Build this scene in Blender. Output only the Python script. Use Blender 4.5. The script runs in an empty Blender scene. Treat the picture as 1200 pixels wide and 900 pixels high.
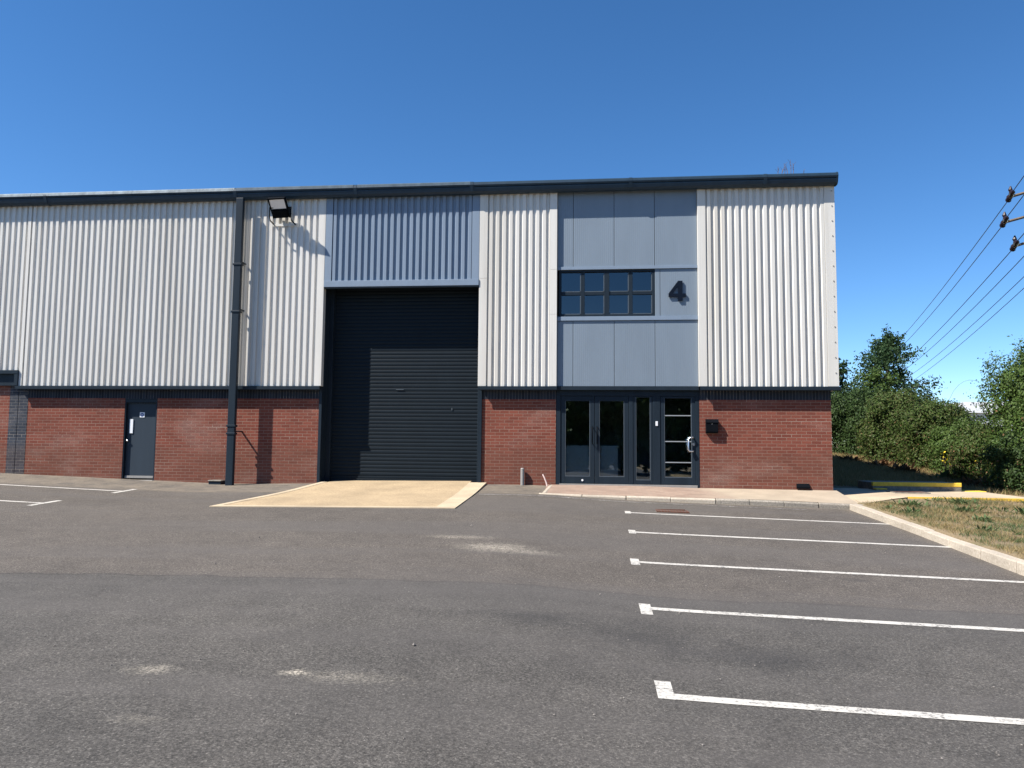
import bpy, math, random
import numpy as np
from mathutils import Vector, Matrix
random.seed(7); RNG = np.random.default_rng(11)
S = bpy.context.scene; COL = S.collection
rad = math.radians

# ------------------------------------------------------------------ camera
cam = bpy.data.cameras.new('camera'); camo = bpy.data.objects.new('camera', cam); COL.objects.link(camo)
cam.sensor_fit = 'HORIZONTAL'; cam.sensor_width = 36.0; cam.lens = 905/1200*36
cam.clip_start = 0.05; cam.clip_end = 3000
_rt = (0.99455566, 0.10378574, 0.00935783); _up = (-7.30264932e-04, -8.28568211e-02, 9.96561194e-01); _fw = (-0.1042042, 0.99114241, 0.08232993)
camo.matrix_world = Matrix(((_rt[0], _up[0], -_fw[0], 0), (_rt[1], _up[1], -_fw[1], 0), (_rt[2], _up[2], -_fw[2], 1.6), (0, 0, 0, 1)))
S.camera = camo

# ------------------------------------------------------------------ sky, sun, exposure
EL, AZ = 49.5, 62.0                                     # sun elevation; azimuth left of the facade normal
w = bpy.data.worlds.new('World'); S.world = w; w.use_nodes = True
nt = w.node_tree; bg = nt.nodes['Background']
sky = nt.nodes.new('ShaderNodeTexSky'); sky.sky_type = 'NISHITA'; sky.sun_disc = False
sky.sun_elevation = rad(EL); sky.sun_rotation = rad(180+AZ)
sky.altitude = 1200; sky.air_density = 0.8; sky.dust_density = 0.0; sky.ozone_density = 3.0
hs = nt.nodes.new('ShaderNodeHueSaturation'); hs.inputs['Saturation'].default_value = 1.22   # the deep clear blue of the photograph
nt.links.new(sky.outputs[0], hs.inputs['Color']); nt.links.new(hs.outputs[0], bg.inputs[0]); bg.inputs[1].default_value = 0.09
sl = bpy.data.lights.new('sun', 'SUN'); sl.energy = 5.0; sl.angle = rad(0.5); sl.color = (1.0, 0.95, 0.88)
so = bpy.data.objects.new('sun', sl); COL.objects.link(so)
sd = Vector((-math.sin(rad(AZ))*math.cos(rad(EL)), -math.cos(rad(AZ))*math.cos(rad(EL)), math.sin(rad(EL))))
so.rotation_euler = sd.to_track_quat('Z', 'Y').to_euler(); so.location = sd*60
S.view_settings.view_transform = 'Standard'; S.view_settings.look = 'None'
S.view_settings.gamma = 1.0; S.view_settings.use_curve_mapping = False
S.view_settings.exposure = 1.08

# ------------------------------------------------------------------ node helpers
class NT:
    def __init__(s, name):
        s.m = bpy.data.materials.new(name); s.m.use_nodes = True; s.t = s.m.node_tree
        s.b = s.t.nodes['Principled BSDF']; s.out = s.t.nodes['Material Output']
        s.co = s.t.nodes.new('ShaderNodeTexCoord').outputs['Object']
    def new(s, typ, **kw):
        n = s.t.nodes.new(typ)
        for k, v in kw.items(): setattr(n, k, v)
        return n
    def put(s, sock, v):
        if hasattr(v, 'is_linked') or isinstance(v, bpy.types.NodeSocket): s.t.links.new(v, sock)
        else: sock.default_value = v
    def noise(s, scale, detail=3, rough=.55, vec=None, out='Fac'):
        n = s.new('ShaderNodeTexNoise'); s.put(n.inputs['Vector'], vec or s.co)
        n.inputs['Scale'].default_value = scale; n.inputs['Detail'].default_value = detail; n.inputs['Roughness'].default_value = rough
        return n.outputs[out]
    def ramp(s, f, pts):
        n = s.new('ShaderNodeValToRGB'); s.put(n.inputs[0], f); e = n.color_ramp.elements
        while len(e) < len(pts): e.new(.5)
        for a, (p, c) in zip(e, pts):
            a.position = p; a.color = (c, c, c, 1) if isinstance(c, (int, float)) else (*c, 1)
        return n.outputs[0]
    def math(s, op, a, b=0.0, c=0.0):
        n = s.new('ShaderNodeMath', operation=op); s.put(n.inputs[0], a); s.put(n.inputs[1], b); s.put(n.inputs[2], c); return n.outputs[0]
    def mix(s, f, a, b, bt='MIX'):
        n = s.new('ShaderNodeMix', data_type='RGBA', blend_type=bt); s.put(n.inputs[0], f)
        for sk, v in ((n.inputs[6], a), (n.inputs[7], b)): s.put(sk, (*v, 1) if isinstance(v, tuple) and len(v) == 3 else v)
        return n.outputs[2]
    def mapping(s, scale=(1, 1, 1), rot=(0, 0, 0), loc=(0, 0, 0)):
        n = s.new('ShaderNodeMapping'); s.put(n.inputs[0], s.co); n.inputs['Scale'].default_value = scale
        n.inputs['Rotation'].default_value = rot; n.inputs['Location'].default_value = loc; return n.outputs[0]
    def xyz(s):
        n = s.new('ShaderNodeSeparateXYZ'); s.put(n.inputs[0], s.co); return n.outputs
    def bump(s, h, dist, strength=.5):
        n = s.new('ShaderNodeBump'); s.put(n.inputs['Height'], h); n.inputs['Distance'].default_value = dist; n.inputs['Strength'].default_value = strength
        s.put(s.b.inputs['Normal'], n.outputs[0])
    def blob(s, cx, cy, rx, ry, ns=4.0, amt=.8):           # a soft-edged noisy spot on the ground
        x, y, z = s.xyz()
        a = s.math('MULTIPLY', s.math('SUBTRACT', x, cx), 1/rx); b = s.math('MULTIPLY', s.math('SUBTRACT', y, cy), 1/ry)
        d = s.math('SQRT', s.math('ADD', s.math('MULTIPLY', a, a), s.math('MULTIPLY', b, b)))
        d = s.math('ADD', d, s.math('MULTIPLY', s.math('SUBTRACT', s.noise(ns, 5, .7), .5), amt*2))
        return s.ramp(d, [(.1, 1.0), (.55, .45), (1.15, 0.0)])

def paint(name, col, rough=.5, var=.12, metal=0.0, streak=True, bumpy=0.0, spec=.3, grime=None):
    n = NT(name); c = (*col, 1)
    v = n.noise(1.0, 4, .6, n.mapping((5, 5, .5)) if streak else n.mapping((2, 2, 2)))
    v2 = n.noise(37, 3)
    f = n.math('ADD', n.math('MULTIPLY', v, .7), n.math('MULTIPLY', v2, .3))
    lo = tuple(x*(1-var) for x in col); hi = tuple(min(1, x*(1+var)) for x in col)
    col_ = n.ramp(f, [(.3, lo), (.7, hi)])
    if grime:
        g1 = n.ramp(n.noise(1.0, 4, .6, n.mapping((1.1, 1.1, .10))), [(.48, 0.0), (.68, .55)])
        g2 = n.ramp(n.noise(1.0, 4, .7, n.mapping((16, 16, .35))), [(.52, 0.0), (.75, .5)])
        col_ = n.mix(g1, col_, grime); col_ = n.mix(g2, col_, tuple(x*.8 for x in grime))
    n.put(n.b.inputs['Base Color'], col_)
    n.b.inputs['Metallic'].default_value = metal; n.b.inputs['Specular IOR Level'].default_value = spec
    n.put(n.b.inputs['Roughness'], n.ramp(v2, [(.2, max(.05, rough-.06)), (.8, min(1, rough+.08))]))
    if bumpy: n.bump(v2, bumpy)
    return n.m

def brick(name, c1, c2, mortar, bw=.225, rh=.075, rot=(rad(90), 0, 0), vary=True, msz=.0055):
    n = NT(name)
    mp = n.new('ShaderNodeMapping'); mp.vector_type = 'POINT'; n.put(mp.inputs[0], n.co)
    cx = n.new('ShaderNodeCombineXYZ'); x, y, z = n.xyz()
    if rot == 'x': n.put(cx.inputs[0], n.math('ADD', y, x)); n.put(cx.inputs[1], z)
    else: n.put(cx.inputs[0], x); n.put(cx.inputs[1], z)
    b = n.new('ShaderNodeTexBrick'); n.put(b.inputs['Vector'], cx.outputs[0])
    b.offset = .5 if vary else 0.0
    b.inputs['Color1'].default_value = (*c1, 1); b.inputs['Color2'].default_value = (*c2, 1); b.inputs['Mortar'].default_value = (*mortar, 1)
    b.inputs['Scale'].default_value = 1; b.inputs['Mortar Size'].default_value = msz; b.inputs['Mortar Smooth'].default_value = .15
    b.inputs['Bias'].default_value = 0; b.inputs['Brick Width'].default_value = bw; b.inputs['Row Height'].default_value = rh
    big = n.noise(.9, 4, .6); fine = n.noise(60, 4, .65)
    c = n.mix(.55, b.outputs['Color'], n.ramp(big, [(.3, .72), (.7, 1.15)]), 'MULTIPLY')
    c = n.mix(.5, c, n.ramp(fine, [(.25, .7), (.75, 1.25)]), 'MULTIPLY')
    pm = n.ramp(n.noise(1.0, 4, .6, n.mapping((.5, .5, 5.5))), [(.55, 0.0), (.70, .75)])
    c = n.mix(n.math('MULTIPLY', n.math('MULTIPLY', pm, b.outputs['Fac']), n.ramp(n.noise(.8, 2), [(.4, .2), (.6, 1.0)])), c, (.42, .36, .30))
    sp = n.math('MULTIPLY', n.ramp(n.math('SUBTRACT', z, n.math('MULTIPLY', n.noise(2.2, 5, .7), .55)), [(.42, .40), (.72, 0.0)]), n.ramp(fine, [(.3, .4), (.7, 1.0)]))
    c = n.mix(sp, c, (.10, .062, .045))
    if vary:   # pale lime bloom in drifting patches
        bl = n.math('MULTIPLY', n.ramp(n.noise(.55, 5, .65, n.mapping((1, 1, 2.2))), [(.52, 0.0), (.72, .45)]), n.ramp(fine, [(.35, 0.0), (.7, 1.0)]))
        c = n.mix(bl, c, (.42, .33, .28))
    n.put(n.b.inputs['Base Color'], c); n.b.inputs['Roughness'].default_value = .9; n.b.inputs['Specular IOR Level'].default_value = .12
    h = n.math('ADD', n.math('MULTIPLY', b.outputs['Fac'], -1.0), n.math('MULTIPLY', fine, .35))
    n.bump(h, .006, .7)
    return n.m

def asphalt():
    n = NT('tarmac'); x, y, z = n.xyz()
    wob = n.math('MULTIPLY', n.math('SUBTRACT', n.noise(.7, 4), .5), .5)
    wob2 = n.math('MULTIPLY', n.math('SUBTRACT', n.noise(14, 3), .5), .10)
    jy = n.math('SUBTRACT', n.math('ADD', y, n.math('ADD', wob, wob2)), n.math('ADD', n.math('MULTIPLY', x, .02), 8.15))
    far = n.ramp(n.math('ADD', n.math('MULTIPLY', jy, 2.2), .5), [(.38, 0.0), (.62, 1.0)])
    mott = n.noise(.38, 5, .62); mid = n.noise(3.1, 4, .6); fine = n.noise(48, 5, .8); grit = n.noise(150, 3, .75)
    newc = n.mix(n.ramp(mott, [(.32, 0.0), (.68, 1.0)]), (.061, .0565, .0510), (.085, .0775, .0685))
    oldc = n.mix(n.ramp(mott, [(.32, 0.0), (.68, 1.0)]), (.075, .0655, .0565), (.094, .0815, .0695))
    c = n.mix(far, newc, oldc)
    c = n.mix(.7, c, n.ramp(mid, [(.3, .82), (.7, 1.16)]), 'MULTIPLY')
    c = n.mix(.85, c, n.ramp(fine, [(.34, .45), (.5, .95), (.66, 1.8)]), 'MULTIPLY')
    c = n.mix(.8, c, n.ramp(grit, [(.35, .5), (.65, 1.6)]), 'MULTIPLY')
    st = n.new('ShaderNodeTexVoronoi'); n.put(st.inputs['Vector'], n.co); st.inputs['Scale'].default_value = 96
    s1 = n.new('ShaderNodeSeparateColor'); n.put(s1.inputs[0], st.outputs['Color'])
    c = n.mix(.9, c, n.ramp(s1.outputs[0], [(.0, .50), (.4, .93), (.8, 1.12), (1.0, 1.75)]), 'MULTIPLY')
    vor = n.new('ShaderNodeTexVoronoi'); n.put(vor.inputs['Vector'], n.co); vor.inputs['Scale'].default_value = 34
    chip = n.ramp(vor.outputs['Distance'], [(.10, 1.0), (.2, 0.0)])
    sc = n.new('ShaderNodeSeparateColor'); n.put(sc.inputs[0], vor.outputs['Color'])
    c = n.mix(n.math('MULTIPLY', chip, n.ramp(sc.outputs[0], [(.86, 0.0), (.92, .75)])), c, (.24, .22, .20))
    c = n.mix(n.math('MULTIPLY', chip, n.ramp(sc.outputs[1], [(.84, 0.0), (.9, .8)])), c, (.012, .012, .013))
    # the lay joint between the two surfaces
    below = n.ramp(n.math('MULTIPLY', n.math('ADD', jy, 1.6), .625), [(0.0, 0.0), (.93, .30), (1.0, 0.0)])
    c = n.mix(n.math('MULTIPLY', below, n.ramp(mott, [(.35, .4), (.6, 1.0)])), c, (.038, .037, .037))
    seam = n.ramp(n.math('ABSOLUTE', jy), [(0.0, .6), (.05, 0.0)])
    c = n.mix(seam, c, (.022, .021, .021))
    # a finer second lay joint nearer the building, tyre-polished bands
    jy2 = n.math('SUBTRACT', n.math('ADD', y, n.math('MULTIPLY', wob, .5)), n.math('ADD', n.math('MULTIPLY', x, -.012), 11.55))
    c = n.mix(n.math('MULTIPLY', n.ramp(n.math('ABSOLUTE', jy2), [(0.0, .45), (.035, 0.0)]), n.ramp(mid, [(.4, .2), (.6, 1.0)])), c, (.03, .029, .028))
    band = n.ramp(n.noise(1.0, 3, .6, n.mapping((.10, .85, 1), (0, 0, .12))), [(.46, 0.0), (.62, .4)])
    c = n.mix(band, c, (.092, .084, .078))
    # pale scuffs of cement dust
    for cx, cy, rx, ry, st in ((-1.30, 10.30, .62, .40, .7), (-1.9, 11.0, .62, .2, .45), (-.8, 10.1, .5, .2, .4), (-1.93, 5.05, .11, .09, 1.0), (-2.92, 5.0, .22, .13, .45), (-1.6, 5.0, .5, .14, .3), (-2.5, 4.15, .2, .09, .2)):
        k = n.math('MULTIPLY', n.math('MULTIPLY', n.blob(cx, cy, rx, ry, 11.0, 1.0), st), n.ramp(fine, [(.42, .0), (.58, 1.0)]))
        c = n.mix(k, c, (.46, .41, .33))
    # dust gathered along the wall foot and kerbs
    dn = n.ramp(n.noise(2.4, 6, .75), [(.38, 0.1), (.64, 1.0)])
    for e0, e1, sock in ((17.9, 18.7, y), (16.55, 17.0, y), (5.0, 5.5, x)):
        k = n.math('MULTIPLY', n.math('MULTIPLY', n.ramp(n.math('MULTIPLY', n.math('SUBTRACT', sock, e0), 1/(e1-e0)), [(0.0, 0.0), (.6, .12), (1.0, .62)]), dn), n.ramp(n.math('ADD', n.math('MULTIPLY', y, .05), 0), [(.2, .35), (.8, 1.0)]))
        c = n.mix(k, c, (.21, .175, .13))
    # oil-dark spots
    for cx, cy, rx, ry in ((.35, 6.6, .8, .7), (1.3, 6.2, .9, .5), (3.1, 9.6, .28, .14), (-.6, 6.9, .6, .3), (-10.2, 17.6, .35, .18), (-11.0, 11.6, 1.6, .5)):
        c = n.mix(n.math('MULTIPLY', n.blob(cx, cy, rx, ry, 2.5, .8), .45), c, (.022, .022, .023))
    n.put(n.b.inputs['Base Color'], c); n.b.inputs['Roughness'].default_value = .88; n.b.inputs['Specular IOR Level'].default_value = .3
    n.bump(n.math('ADD', fine, n.math('MULTIPLY', grit, .6)), .007, .8)
    return n.m

def roadpaint(name, wear=.37):
    n = NT(name); f = n.noise(30, 5, .75); g = n.noise(4, 3)
    k = n.ramp(n.math('ADD', f, n.math('MULTIPLY', n.math('SUBTRACT', g, .5), .35)), [(wear-.03, 0.0), (wear+.12, 1.0)])
    n.put(n.b.inputs['Base Color'], n.mix(k, (.09, .085, .08), n.mix(n.noise(80, 2), (.40, .38, .34), (.51, .485, .44))))
    n.b.inputs['Roughness'].default_value = .75; n.bump(f, .003, .5); return n.m

def stony(name, a, b, scale=30, rough=.9, spot=None, joints=None):
    n = NT(name); f = n.noise(scale, 5, .7); g = n.noise(1.3, 4, .6)
    c = n.mix(n.ramp(f, [(.3, 0.0), (.7, 1.0)]), a, b)
    c = n.mix(.7, c, n.ramp(g, [(.3, .72), (.7, 1.2)]), 'MULTIPLY')
    if spot:
        v = n.new('ShaderNodeTexVoronoi'); n.put(v.inputs['Vector'], n.co); v.inputs['Scale'].default_value = 38
        c = n.mix(n.ramp(v.outputs['Distance'], [(.15, .75), (.42, 0.0)]), c, spot)
    n.put(n.b.inputs['Base Color'], c); n.b.inputs['Roughness'].default_value = rough
    n.bump(f, .006, .6); return n.m

def pavers():
    n = NT('block_paving'); x, y, z = n.xyz(); cx = n.new('ShaderNodeCombineXYZ'); n.put(cx.inputs[0], x); n.put(cx.inputs[1], y)
    b = n.new('ShaderNodeTexBrick'); n.put(b.inputs['Vector'], cx.outputs[0])
    b.inputs['Color1'].default_value = (.23, .155, .115, 1); b.inputs['Color2'].default_value = (.28, .20, .15, 1); b.inputs['Mortar'].default_value = (.20, .165, .13, 1)
    b.inputs['Scale'].default_value = 1; b.inputs['Brick Width'].default_value = .2; b.inputs['Row Height'].default_value = .1; b.inputs['Mortar Size'].default_value = .004
    edge = n.math('ADD', x, n.math('MULTIPLY', n.math('SUBTRACT', n.noise(1.2, 4), .5), 1.4))
    k = n.ramp(n.math('MULTIPLY', n.math('SUBTRACT', edge, 2.0), .8), [(.2, 0.0), (.8, 1.0)])
    f = n.noise(45, 4, .7)
    conc = n.mix(f, (.27, .215, .155), (.38, .315, .235))
    c = n.mix(k, b.outputs['Color'], conc)
    c = n.mix(.6, c, n.ramp(n.noise(2.0, 4), [(.3, .78), (.7, 1.15)]), 'MULTIPLY')
    n.put(n.b.inputs['Base Color'], c); n.b.inputs['Roughness'].default_value = .9; n.bump(f, .004, .5); return n.m

def drygrass():
    n = NT('dry_turf'); a = n.noise(.9, 5, .65); f = n.noise(26, 5, .75)
    c = n.mix(n.ramp(f, [(.3, 0.0), (.7, 1.0)]), (.10, .075, .045), (.27, .20, .11))
    c = n.mix(n.ramp(a, [(.5, 0.0), (.66, .55)]), c, (.075, .085, .03))
    n.put(n.b.inputs['Base Color'], c); n.b.inputs['Roughness'].default_value = 1; n.bump(f, .03, .8); return n.m

def leafmat(name, cols, rough=.55, trans=.25):
    n = NT(name); g = n.new('ShaderNodeNewGeometry'); r = g.outputs['Random Per Island']
    pts = [(i/(len(cols)-1), c) for i, c in enumerate(cols)]
    c = n.ramp(r, pts); n.put(n.b.inputs['Base Color'], c); n.b.inputs['Roughness'].default_value = rough
    n.b.inputs['Specular IOR Level'].default_value = .15
    t = n.new('ShaderNodeBsdfTranslucent'); n.put(t.inputs[0], c)
    mx = n.new('ShaderNodeMixShader'); mx.inputs[0].default_value = trans
    n.t.links.new(n.b.outputs[0], mx.inputs[1]); n.t.links.new(t.outputs[0], mx.inputs[2]); n.t.links.new(mx.outputs[0], n.out.inputs[0])
    return n.m

def glass(name, tint=(.82, .88, .90), ior=2.1):
    n = NT(name); fr = n.new('ShaderNodeFresnel'); fr.inputs[0].default_value = ior
    t = n.new('ShaderNodeBsdfTransparent'); t.inputs[0].default_value = (*tint, 1)
    g = n.new('ShaderNodeBsdfGlossy'); g.inputs['Roughness'].default_value = .012; g.inputs[0].default_value = (.93, .97, 1, 1)
    bn = n.new('ShaderNodeBump'); n.put(bn.inputs['Height'], n.noise(1.1, 1)); bn.inputs['Distance'].default_value = .003; bn.inputs['Strength'].default_value = .5
    n.put(g.inputs['Normal'], bn.outputs[0])
    mx = n.new('ShaderNodeMixShader'); n.put(mx.inputs[0], fr.outputs[0])
    n.t.links.new(t.outputs[0], mx.inputs[1]); n.t.links.new(g.outputs[0], mx.inputs[2]); n.t.links.new(mx.outputs[0], n.out.inputs[0])
    return n.m

def micro(name, col):        # flat composite panel with fine vertical micro-ribs
    n = NT(name); x, y, z = n.xyz()
    wv = n.math('SINE', n.math('MULTIPLY', x, 2*math.pi/.05))
    v = n.noise(1.0, 4, .6, n.mapping((2, 2, .4)))
    n.put(n.b.inputs['Base Color'], n.ramp(v, [(.3, tuple(c*.94 for c in col)), (.7, tuple(c*1.05 for c in col))]))
    n.b.inputs['Roughness'].default_value = .42; n.bump(wv, .0012, .35); return n.m

M = dict(
    white=paint('white_cladding', (.61, .59, .545), .42, .06, spec=.25, grime=(.49, .46, .40)), grey=paint('grey_blue_cladding', (.185, .235, .300), .42, .06, spec=.25),
    panel=micro('grey_blue_panel', (.170, .209, .250)), dark=paint('anthracite_metal', (.014, .022, .031), .45, .2, spec=.15),
    gut=paint('gutter_metal', (.018, .036, .056), .4, .18, spec=.25), galv_sheen=paint('roof_metal_gutter_sheen', (.21, .245, .26), .35, .45), sheen_dim=paint('gutter_sheen_dim', (.07, .095, .115), .35, .35),  # gutter top tones carry painted sky reflection; the paler one also covers the roof
    shut=paint('shutter_steel', (.0085, .0135, .0185), .5, .12, streak=False, spec=.1), black=paint('black_plastic', (.005, .006, .008), .5, .2, spec=.03),
    brick=brick('red_brick', (.205, .065, .044), (.152, .047, .033), (.235, .145, .11)),
    brickside=brick('red_brick_return', (.20, .058, .042), (.145, .040, .030), (.36, .27, .22), rot='x'),
    blue=brick('blue_brick', (.055, .062, .078), (.035, .04, .052), (.12, .12, .12)),
    sold=brick('blue_soldier_brick', (.030, .036, .048), (.018, .022, .03), (.085, .09, .10), .075, .4, vary=False),
    tarmac=asphalt(), line=roadpaint('white_road_paint'), oldline=roadpaint('worn_road_paint', .52),
    kerb=stony('kerb_concrete', (.28, .235, .18), (.47, .41, .33)), kerbold=stony('dirty_kerb_concrete', (.13, .115, .09), (.34, .30, .25)),
    apron=stony('sandy_concrete', (.27, .195, .115), (.40, .31, .19), 22, .95, (.17, .115, .06)), apronedge=stony('pale_concrete', (.34, .265, .175), (.46, .375, .26), 40),
    pave=pavers(), conc=stony('rough_concrete', (.09, .085, .07), (.27, .24, .20), 9), yellow=stony('yellow_paint', (.62, .38, .03), (.80, .54, .06), 30, .7),
    turf=drygrass(), steel=paint('brushed_steel', (.62, .63, .64), .25, .08, .9), alu=paint('white_plastic', (.72, .73, .74), .45, .05),
    rust=paint('rusty_iron', (.10, .045, .03), .85, .35), lens=paint('frosted_lens', (.80, .76, .72), .25, .04),
    glass=glass('door_glass'), wglass=glass('window_glass', (.16, .2, .22), 1.9),
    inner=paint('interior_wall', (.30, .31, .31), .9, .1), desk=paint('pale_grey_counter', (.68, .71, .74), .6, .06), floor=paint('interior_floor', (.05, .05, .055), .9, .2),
    bark=stony('bark', (.05, .037, .025), (.13, .10, .07), 12), twig=paint('twigs', (.085, .062, .042), .9, .3),
    wood=stony('pole_timber', (.09, .065, .045), (.17, .13, .09), 8), cable=paint('cable', (.012, .012, .014), .5, .1),
    insul=paint('brown_porcelain', (.022, .012, .012), .2, .2), pipe=paint('grey_plastic_pipe', (.24, .23, .215), .5, .15), pink=paint('pale_plastic_tube', (.55, .42, .38), .5, .1),
    blue_sign=paint('sign_blue', (.03, .06, .22), .4, .05), numeral=paint('numeral_face', (.005, .009, .018), .5, .1, spec=.08), rail=paint('dull_aluminium', (.26, .28, .29), .45, .1), bead=paint('glazing_bead_grey', (.075, .09, .105), .4, .1),
    farroof=paint('far_white_roof', (.72, .74, .76), .5, .1), farwall=paint('far_wall', (.45, .47, .48), .7, .1),
    leafA=leafmat('leaves_dark', [(.018, .036, .011), (.030, .056, .016), (.046, .074, .021), (.026, .046, .014)], trans=.16),
    leafB=leafmat('leaves_olive', [(.030, .056, .012), (.056, .086, .018), (.040, .072, .015), (.078, .076, .028), (.046, .078, .017)], trans=.16),
    leafC=leafmat('leaves_fresh', [(.036, .070, .015), (.056, .098, .021), (.075, .110, .026), (.042, .070, .018)], trans=.18),
    leafT=leafmat('leaves_tree', [(.022, .050, .022), (.035, .070, .028), (.050, .085, .032), (.028, .055, .022)]),
    straw=leafmat('straw', [(.30, .22, .11), (.38, .29, .15), (.22, .16, .08), (.17, .15, .055), (.33, .25, .12)], .8, .3),
    weed=leafmat('weed_leaves', [(.055, .095, .035), (.085, .13, .05), (.12, .15, .07)], .6, .3),
    brown=leafmat('dead_leaves', [(.16, .09, .045), (.22, .13, .07), (.11, .065, .035)], .8, .25),
    flower=leafmat('yellow_petals', [(.62, .48, .02), (.75, .60, .04)], .6, .3),
    stone=stony('loose_stone', (.04, .037, .034), (.30, .27, .24), 9))

# ------------------------------------------------------------------ mesh helpers
class MB:
    def __init__(s): s.v = []; s.f = []
    def quad(s, a, b, c, d): i = len(s.v); s.v += [a, b, c, d]; s.f.append((i, i+1, i+2, i+3))
    def box(s, x0, x1, y0, y1, z0, z1):
        i = len(s.v); s.v += [(x, y, z) for z in (z0, z1) for y in (y0, y1) for x in (x0, x1)]
        s.f += [tuple(i+k for k in q) for q in ((0, 2, 3, 1), (4, 5, 7, 6), (0, 1, 5, 4), (2, 6, 7, 3), (0, 4, 6, 2), (1, 3, 7, 5))]; return s
    def prism(s, pts, ax, a0, a1):               # closed polygon in the two other axes, extruded along ax
        n = len(pts); i = len(s.v)
        for a in (a0, a1):
            for p, q in pts: s.v.append({'x': (a, p, q), 'y': (p, a, q), 'z': (p, q, a)}[ax])
        s.f.append(tuple(range(i, i+n))); s.f.append(tuple(range(i+2*n-1, i+n-1, -1)))
        for k in range(n): s.f.append((i+k, i+n+k, i+n+(k+1) % n, i+(k+1) % n))
        return s
    def tube(s, pts, r, n=8, r1=None, cap=True):
        pts = [Vector(p) for p in pts]; i0 = len(s.v); m = len(pts)
        for k, p in enumerate(pts):
            d = (pts[min(k+1, m-1)]-pts[max(k-1, 0)]).normalized()
            u = d.cross(Vector((0, 0, 1)) if abs(d.z) < .9 else Vector((1, 0, 0))).normalized(); w_ = d.cross(u)
            rr = r if r1 is None else r+(r1-r)*k/(m-1)
            if isinstance(r, (list, tuple)): rr = r[k]
            for j in range(n):
                a = 2*math.pi*j/n; s.v.append(tuple(p+u*math.cos(a)*rr+w_*math.sin(a)*rr))
        for k in range(m-1):
            for j in range(n):
                a = i0+k*n+j; b = i0+k*n+(j+1) % n; s.f.append((a, b, b+n, a+n))
        if cap: s.f.append(tuple(range(i0, i0+n))[::-1]); s.f.append(tuple(range(i0+(m-1)*n, i0+m*n)))
        return s
    def obj(s, name, mat, parent=None, bevel=0.0, smooth=False):
        return link(name, s.v, s.f, mat, parent, bevel, smooth)
def link(name, v, f, mat, parent=None, bevel=0.0, smooth=False):
    me = bpy.data.meshes.new(name); me.from_pydata([tuple(p) for p in v], [], f)
    o = bpy.data.objects.new(name, me); COL.objects.link(o)
    me.materials.append(mat)
    if parent is not None:
        off = Vector((0, 0, 0)); q = parent
        while q is not None: off += q.location; q = q.parent
        if any(off): me.transform(Matrix.Translation(-off))
        o.parent = parent
    import bmesh
    bm = bmesh.new(); bm.from_mesh(me); bmesh.ops.recalc_face_normals(bm, faces=bm.faces); bm.to_mesh(me); bm.free()
    if smooth: me.polygons.foreach_set('use_smooth', [True]*len(me.polygons))
    if bevel:
        b = o.modifiers.new('bevel', 'BEVEL'); b.width = bevel; b.segments = 2; b.limit_method = 'ANGLE'; b.harden_normals = False
    return o
def raw(name, V, nf, mat, parent=None, per=4):             # many loose n-gons, fast
    V = np.asarray(V, dtype=np.float32)
    if parent is not None:
        V = V-np.array(parent.location, dtype=np.float32)
    me = bpy.data.meshes.new(name); me.vertices.add(len(V)); me.vertices.foreach_set('co', V.ravel())
    me.loops.add(len(V)); me.loops.foreach_set('vertex_index', np.arange(len(V), dtype=np.int32))
    me.polygons.add(nf); me.polygons.foreach_set('loop_start', np.arange(nf, dtype=np.int32)*per); me.polygons.foreach_set('loop_total', np.full(nf, per, dtype=np.int32))
    me.materials.append(mat); me.update(); me.validate()
    o = bpy.data.objects.new(name, me); COL.objects.link(o)
    if parent is not None: o.parent = parent
    return o
def tag(o, label=None, cat=None, group=None, kind=None):
    if label: o['label'] = label
    if cat: o['category'] = cat
    if group: o['group'] = group
    if kind: o['kind'] = kind
    return o
def thing(name, label, cat, loc, group=None):
    o = bpy.data.objects.new(name, None); COL.objects.link(o); o.location = loc; o.empty_display_size = .2
    return tag(o, label, cat, group)
def copy_tree(o, loc, rz=0.0, sc=1.0, label=None):
    c = o.copy(); COL.objects.link(c); c.location = loc; c.rotation_euler = (0, 0, rz); c.scale = (sc,)*3
    if label: c['label'] = label
    for ch in list(o.children):
        d = ch.copy(); COL.objects.link(d); d.parent = c
        for g in list(ch.children):
            e = g.copy(); COL.objects.link(e); e.parent = d
    return c

# ------------------------------------------------------------------ terrain
def smooth_table(ks, vs, lo, hi, sig, step=.1):
    t = np.arange(lo, hi, step); v = np.interp(t, ks, vs); n = int(4*sig/step); k = np.exp(-.5*(np.arange(-n, n+1)*step/sig)**2); k /= k.sum()
    vp = np.convolve(np.pad(v, n, mode='edge'), k, mode='valid'); return t, vp
PT = smooth_table([-60, -20, 0, 5.2, 7.6, 10, 12.4, 14.8, 17, 18.65, 22, 30, 40, 55, 150], [-.5, -.25, -.1, 0, .07, .162, .29, .40, .49, .61, .71, 1.10, 1.70, 2.0, 2.4], -80, 180, .45)
CT = smooth_table([-60, -20, -14.5, -11.7, -9.1, -7.2, -4.5, -2.6, -1.1, .4, 12, 40], [.5, .38, .20, .11, .03, .07, .10, .115, .115, .01, -.29, -.35], -80, 80, .5)
def H(x, y): return np.interp(y, *PT)+np.interp(x, *CT)
def h(x, y): return float(H(x, y))
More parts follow.
